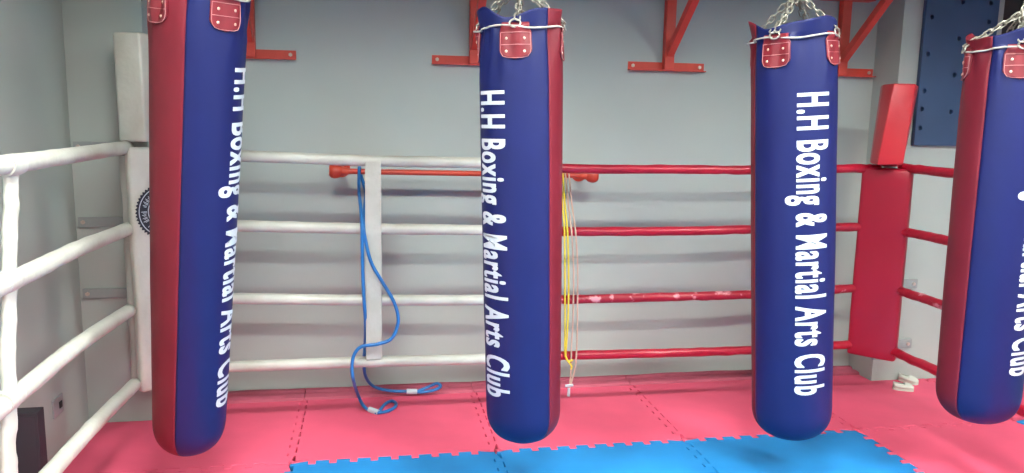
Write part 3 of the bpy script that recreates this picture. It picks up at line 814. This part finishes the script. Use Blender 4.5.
# ------------------------------------------------------------ shoes
def shoe(loc, rot, tilt, label):
    t = thing('shoe', label, 'shoe', loc, 'small white shoes'); t.rotation_euler = (tilt, 0, rot)
    def sec(u):   # half width along the length
        return .026*(1-(abs(u-.62)*1.15)**3.0)*(.80+.25*u)*max(0, 1-(2*abs(u-.5))**8)**.5+.002
    def outline(u, z, k): return sec(u)*k
    Lh = .125; n = 20
    def loft(z0, z1, k0, k1, bm):
        a = []; b = []
        us = [i/n for i in range(n+1)]
        seq = [(u, 1) for u in us]+[(u, -1) for u in reversed(us)]
        for u, s in seq:
            w0 = sec(u)*k0; w1 = sec(u)*k1
            a.append(bm.verts.new((-Lh/2+Lh*u, s*w0, z0))); b.append(bm.verts.new((-Lh/2+Lh*u, s*w1, z1(u) if callable(z1) else z1)))
        m = len(a)
        for i in range(m): bm.faces.new((a[i], a[(i+1) % m], b[(i+1) % m], b[i]))
        bm.faces.new(a[::-1]); bm.faces.new(b)
    bm = bmesh.new(); loft(0, .014, 1, 1.04, bm); obj('sole', bm, 'shoe', t, auto=50)
    bm = bmesh.new(); n2 = 12; rings = []
    for i in range(n+1):
        u = i/n; w = sec(u)*.97; hgt = .008+.8*(.036-.010*math.sin(PI*u*.5) if u < .55 else .033*(1-((u-.55)/.47)**2.0)+.003)
        rings.append([bm.verts.new((-Lh/2+Lh*u, w*math.cos(PI*k/n2), .0142+hgt*math.sin(PI*k/n2)**.7)) for k in range(n2+1)])
    for i, (A_, B_) in enumerate(zip(rings, rings[1:])):
        for k in range(n2):
            if 1 < i < 10 and 4 <= k <= 7: continue      # foot opening
            bm.faces.new((A_[k], A_[k+1], B_[k+1], B_[k]))
    up = obj('upper', bm, 'shoe', t, smooth=True, outward=lambda c: Vector((c.x, 0, .01))); sm = up.modifiers.new('thickness', 'SOLIDIFY'); sm.thickness = .003; sm.offset = -1
    bm = bmesh.new(); box(bm, (-.055, -.016, .0145), (.03, .016, .019), .002); obj('insole', bm, 'shoe_dark', t)
    bm = bmesh.new()
    for u in (.1, .22, .34):
        x = -Lh/2+Lh*(.5+u*.6); tube(bm, [Vector((x, w*.02*math.cos(0), .0)) if False else Vector((x+.004*s, .017*s, .050-.012*abs(s)-u*.045)) for s in (-1, -.5, 0, .5, 1) for w in (1,)], .0022, 6)
    obj('laces', bm, 'cord', t)
    return t
p = atz(903, 390, 0); shoe((p.x, p.y, 0.001), math.radians(-22), 0, 'small white shoe lying in front of the other on the pink mat')
p = atz(911, 385.5, 0); shoe((p.x+.02, p.y+.055, .001), math.radians(-58), 0, 'small white shoe behind the other, closer to the right wall column')

# ------------------------------------------------------------ floor box and socket on the left
t = thing('floor_box', 'dark charcoal box standing on the floor against the left wall behind the ropes', 'box', (-1.44, 3.46, 0))
bm = bmesh.new(); box(bm, (-.055, -.035, 0.001), (.055, .035, .40), .004); obj('housing', bm, 'black_box', t)
bm = bmesh.new(); box(bm, (-.048, -.0385, .02), (.048, -.0355, .385), .001); obj('front_panel', bm, 'black_box', t)
p = atx(57, 406, XL)
t = thing('wall_socket', 'small grey wall socket low on the left wall beside the dark box', 'socket', (XL, p.y, p.z), rot=(0, 0, 0))
bm = bmesh.new(); box(bm, (0, -.06, -.045), (.008, .06, .045), .003); obj('socket_plate', bm, 'socket', t)
bm = bmesh.new(); box(bm, (.008, .004, -.015), (.013, .034, .017), .002); obj('switch', bm, 'dark', t)

# ------------------------------------------------------------ ceiling lights (above and behind the view)
ZL = 2.88; SK = .05
M['added_cutoff_skirt'] = mat('cutoff_skirt_grey', (70, 70, 70), .6)
def lamp(x, y, lx, ly, label, k):
    t = thing('ceiling_light', label, 'ceiling light', (x, y, ZC), 'hanging ceiling light panels')
    bm = bmesh.new(); box(bm, (-lx/2-.02, -ly/2-.02, ZL-ZC), (lx/2+.02, ly/2+.02, ZL-ZC+.06), .004); obj('housing', bm, 'lamp_body', t)
    bm = bmesh.new(); box(bm, (-lx/2, -ly/2, ZL-ZC-.006), (lx/2, ly/2, ZL-ZC-.0005)); obj('diffuser', bm, 'lit', t)
    bm = bmesh.new(); z0, z1 = ZL-ZC-SK, ZL-ZC-.001      # cutoff edges added round the diffuser to shade the upper back wall
    box(bm, (-lx/2-.022, -ly/2-.022, z0), (lx/2+.022, -ly/2-.010, z1)); box(bm, (-lx/2-.022, ly/2+.010, z0), (lx/2+.022, ly/2+.022, z1))
    box(bm, (-lx/2-.022, -ly/2-.009, z0), (-lx/2-.010, ly/2+.009, z1)); box(bm, (lx/2+.010, -ly/2-.009, z0), (lx/2+.022, ly/2+.009, z1))
    obj('added_cutoff_skirt', bm, 'added_cutoff_skirt', t)
    for sx in (-1, 1):
        bm = bmesh.new(); cyl(bm, (sx*lx*.4, 0, ZL-ZC+.06), (sx*lx*.4, 0, 0), .003, n=8); obj('hanging_wire', bm, 'steel', t)
for i, (x, y, lx) in enumerate([(-.35, 2.1, .5), (1.25, 2.1, .5), (2.85, 2.1, .5), (.3, .25, 1.1), (2.2, .25, 1.1), (4.0, .25, .7)]):
    lamp(x, y, lx, .24, 'rectangular hanging light panel above the room, out of the picture', i)

# ------------------------------------------------------------ world, camera, view
w = bpy.data.worlds.new('world'); bpy.context.scene.world = w; w.use_nodes = True
w.node_tree.nodes['Background'].inputs['Color'].default_value = (.6, .63, .66, 1); w.node_tree.nodes['Background'].inputs['Strength'].default_value = .15
cd = bpy.data.cameras.new('camera'); cam = bpy.data.objects.new('camera', cd); C.objects.link(cam)
cd.sensor_width = 36; cd.lens = 780/1024*36; cd.clip_start = .05
right = RM @ Vector((1, 0, 0)); up = RM @ Vector((0, -1, 0)); back = RM @ Vector((0, 0, -1))
cam.matrix_world = Matrix(((right.x, up.x, back.x, 0), (right.y, up.y, back.y, 0), (right.z, up.z, back.z, H), (0, 0, 0, 1)))
bpy.context.scene.camera = cam
vs = bpy.context.scene.view_settings
vs.view_transform = 'Standard'; vs.look = 'None'; vs.gamma = 1; vs.use_curve_mapping = False; vs.exposure = 0.17
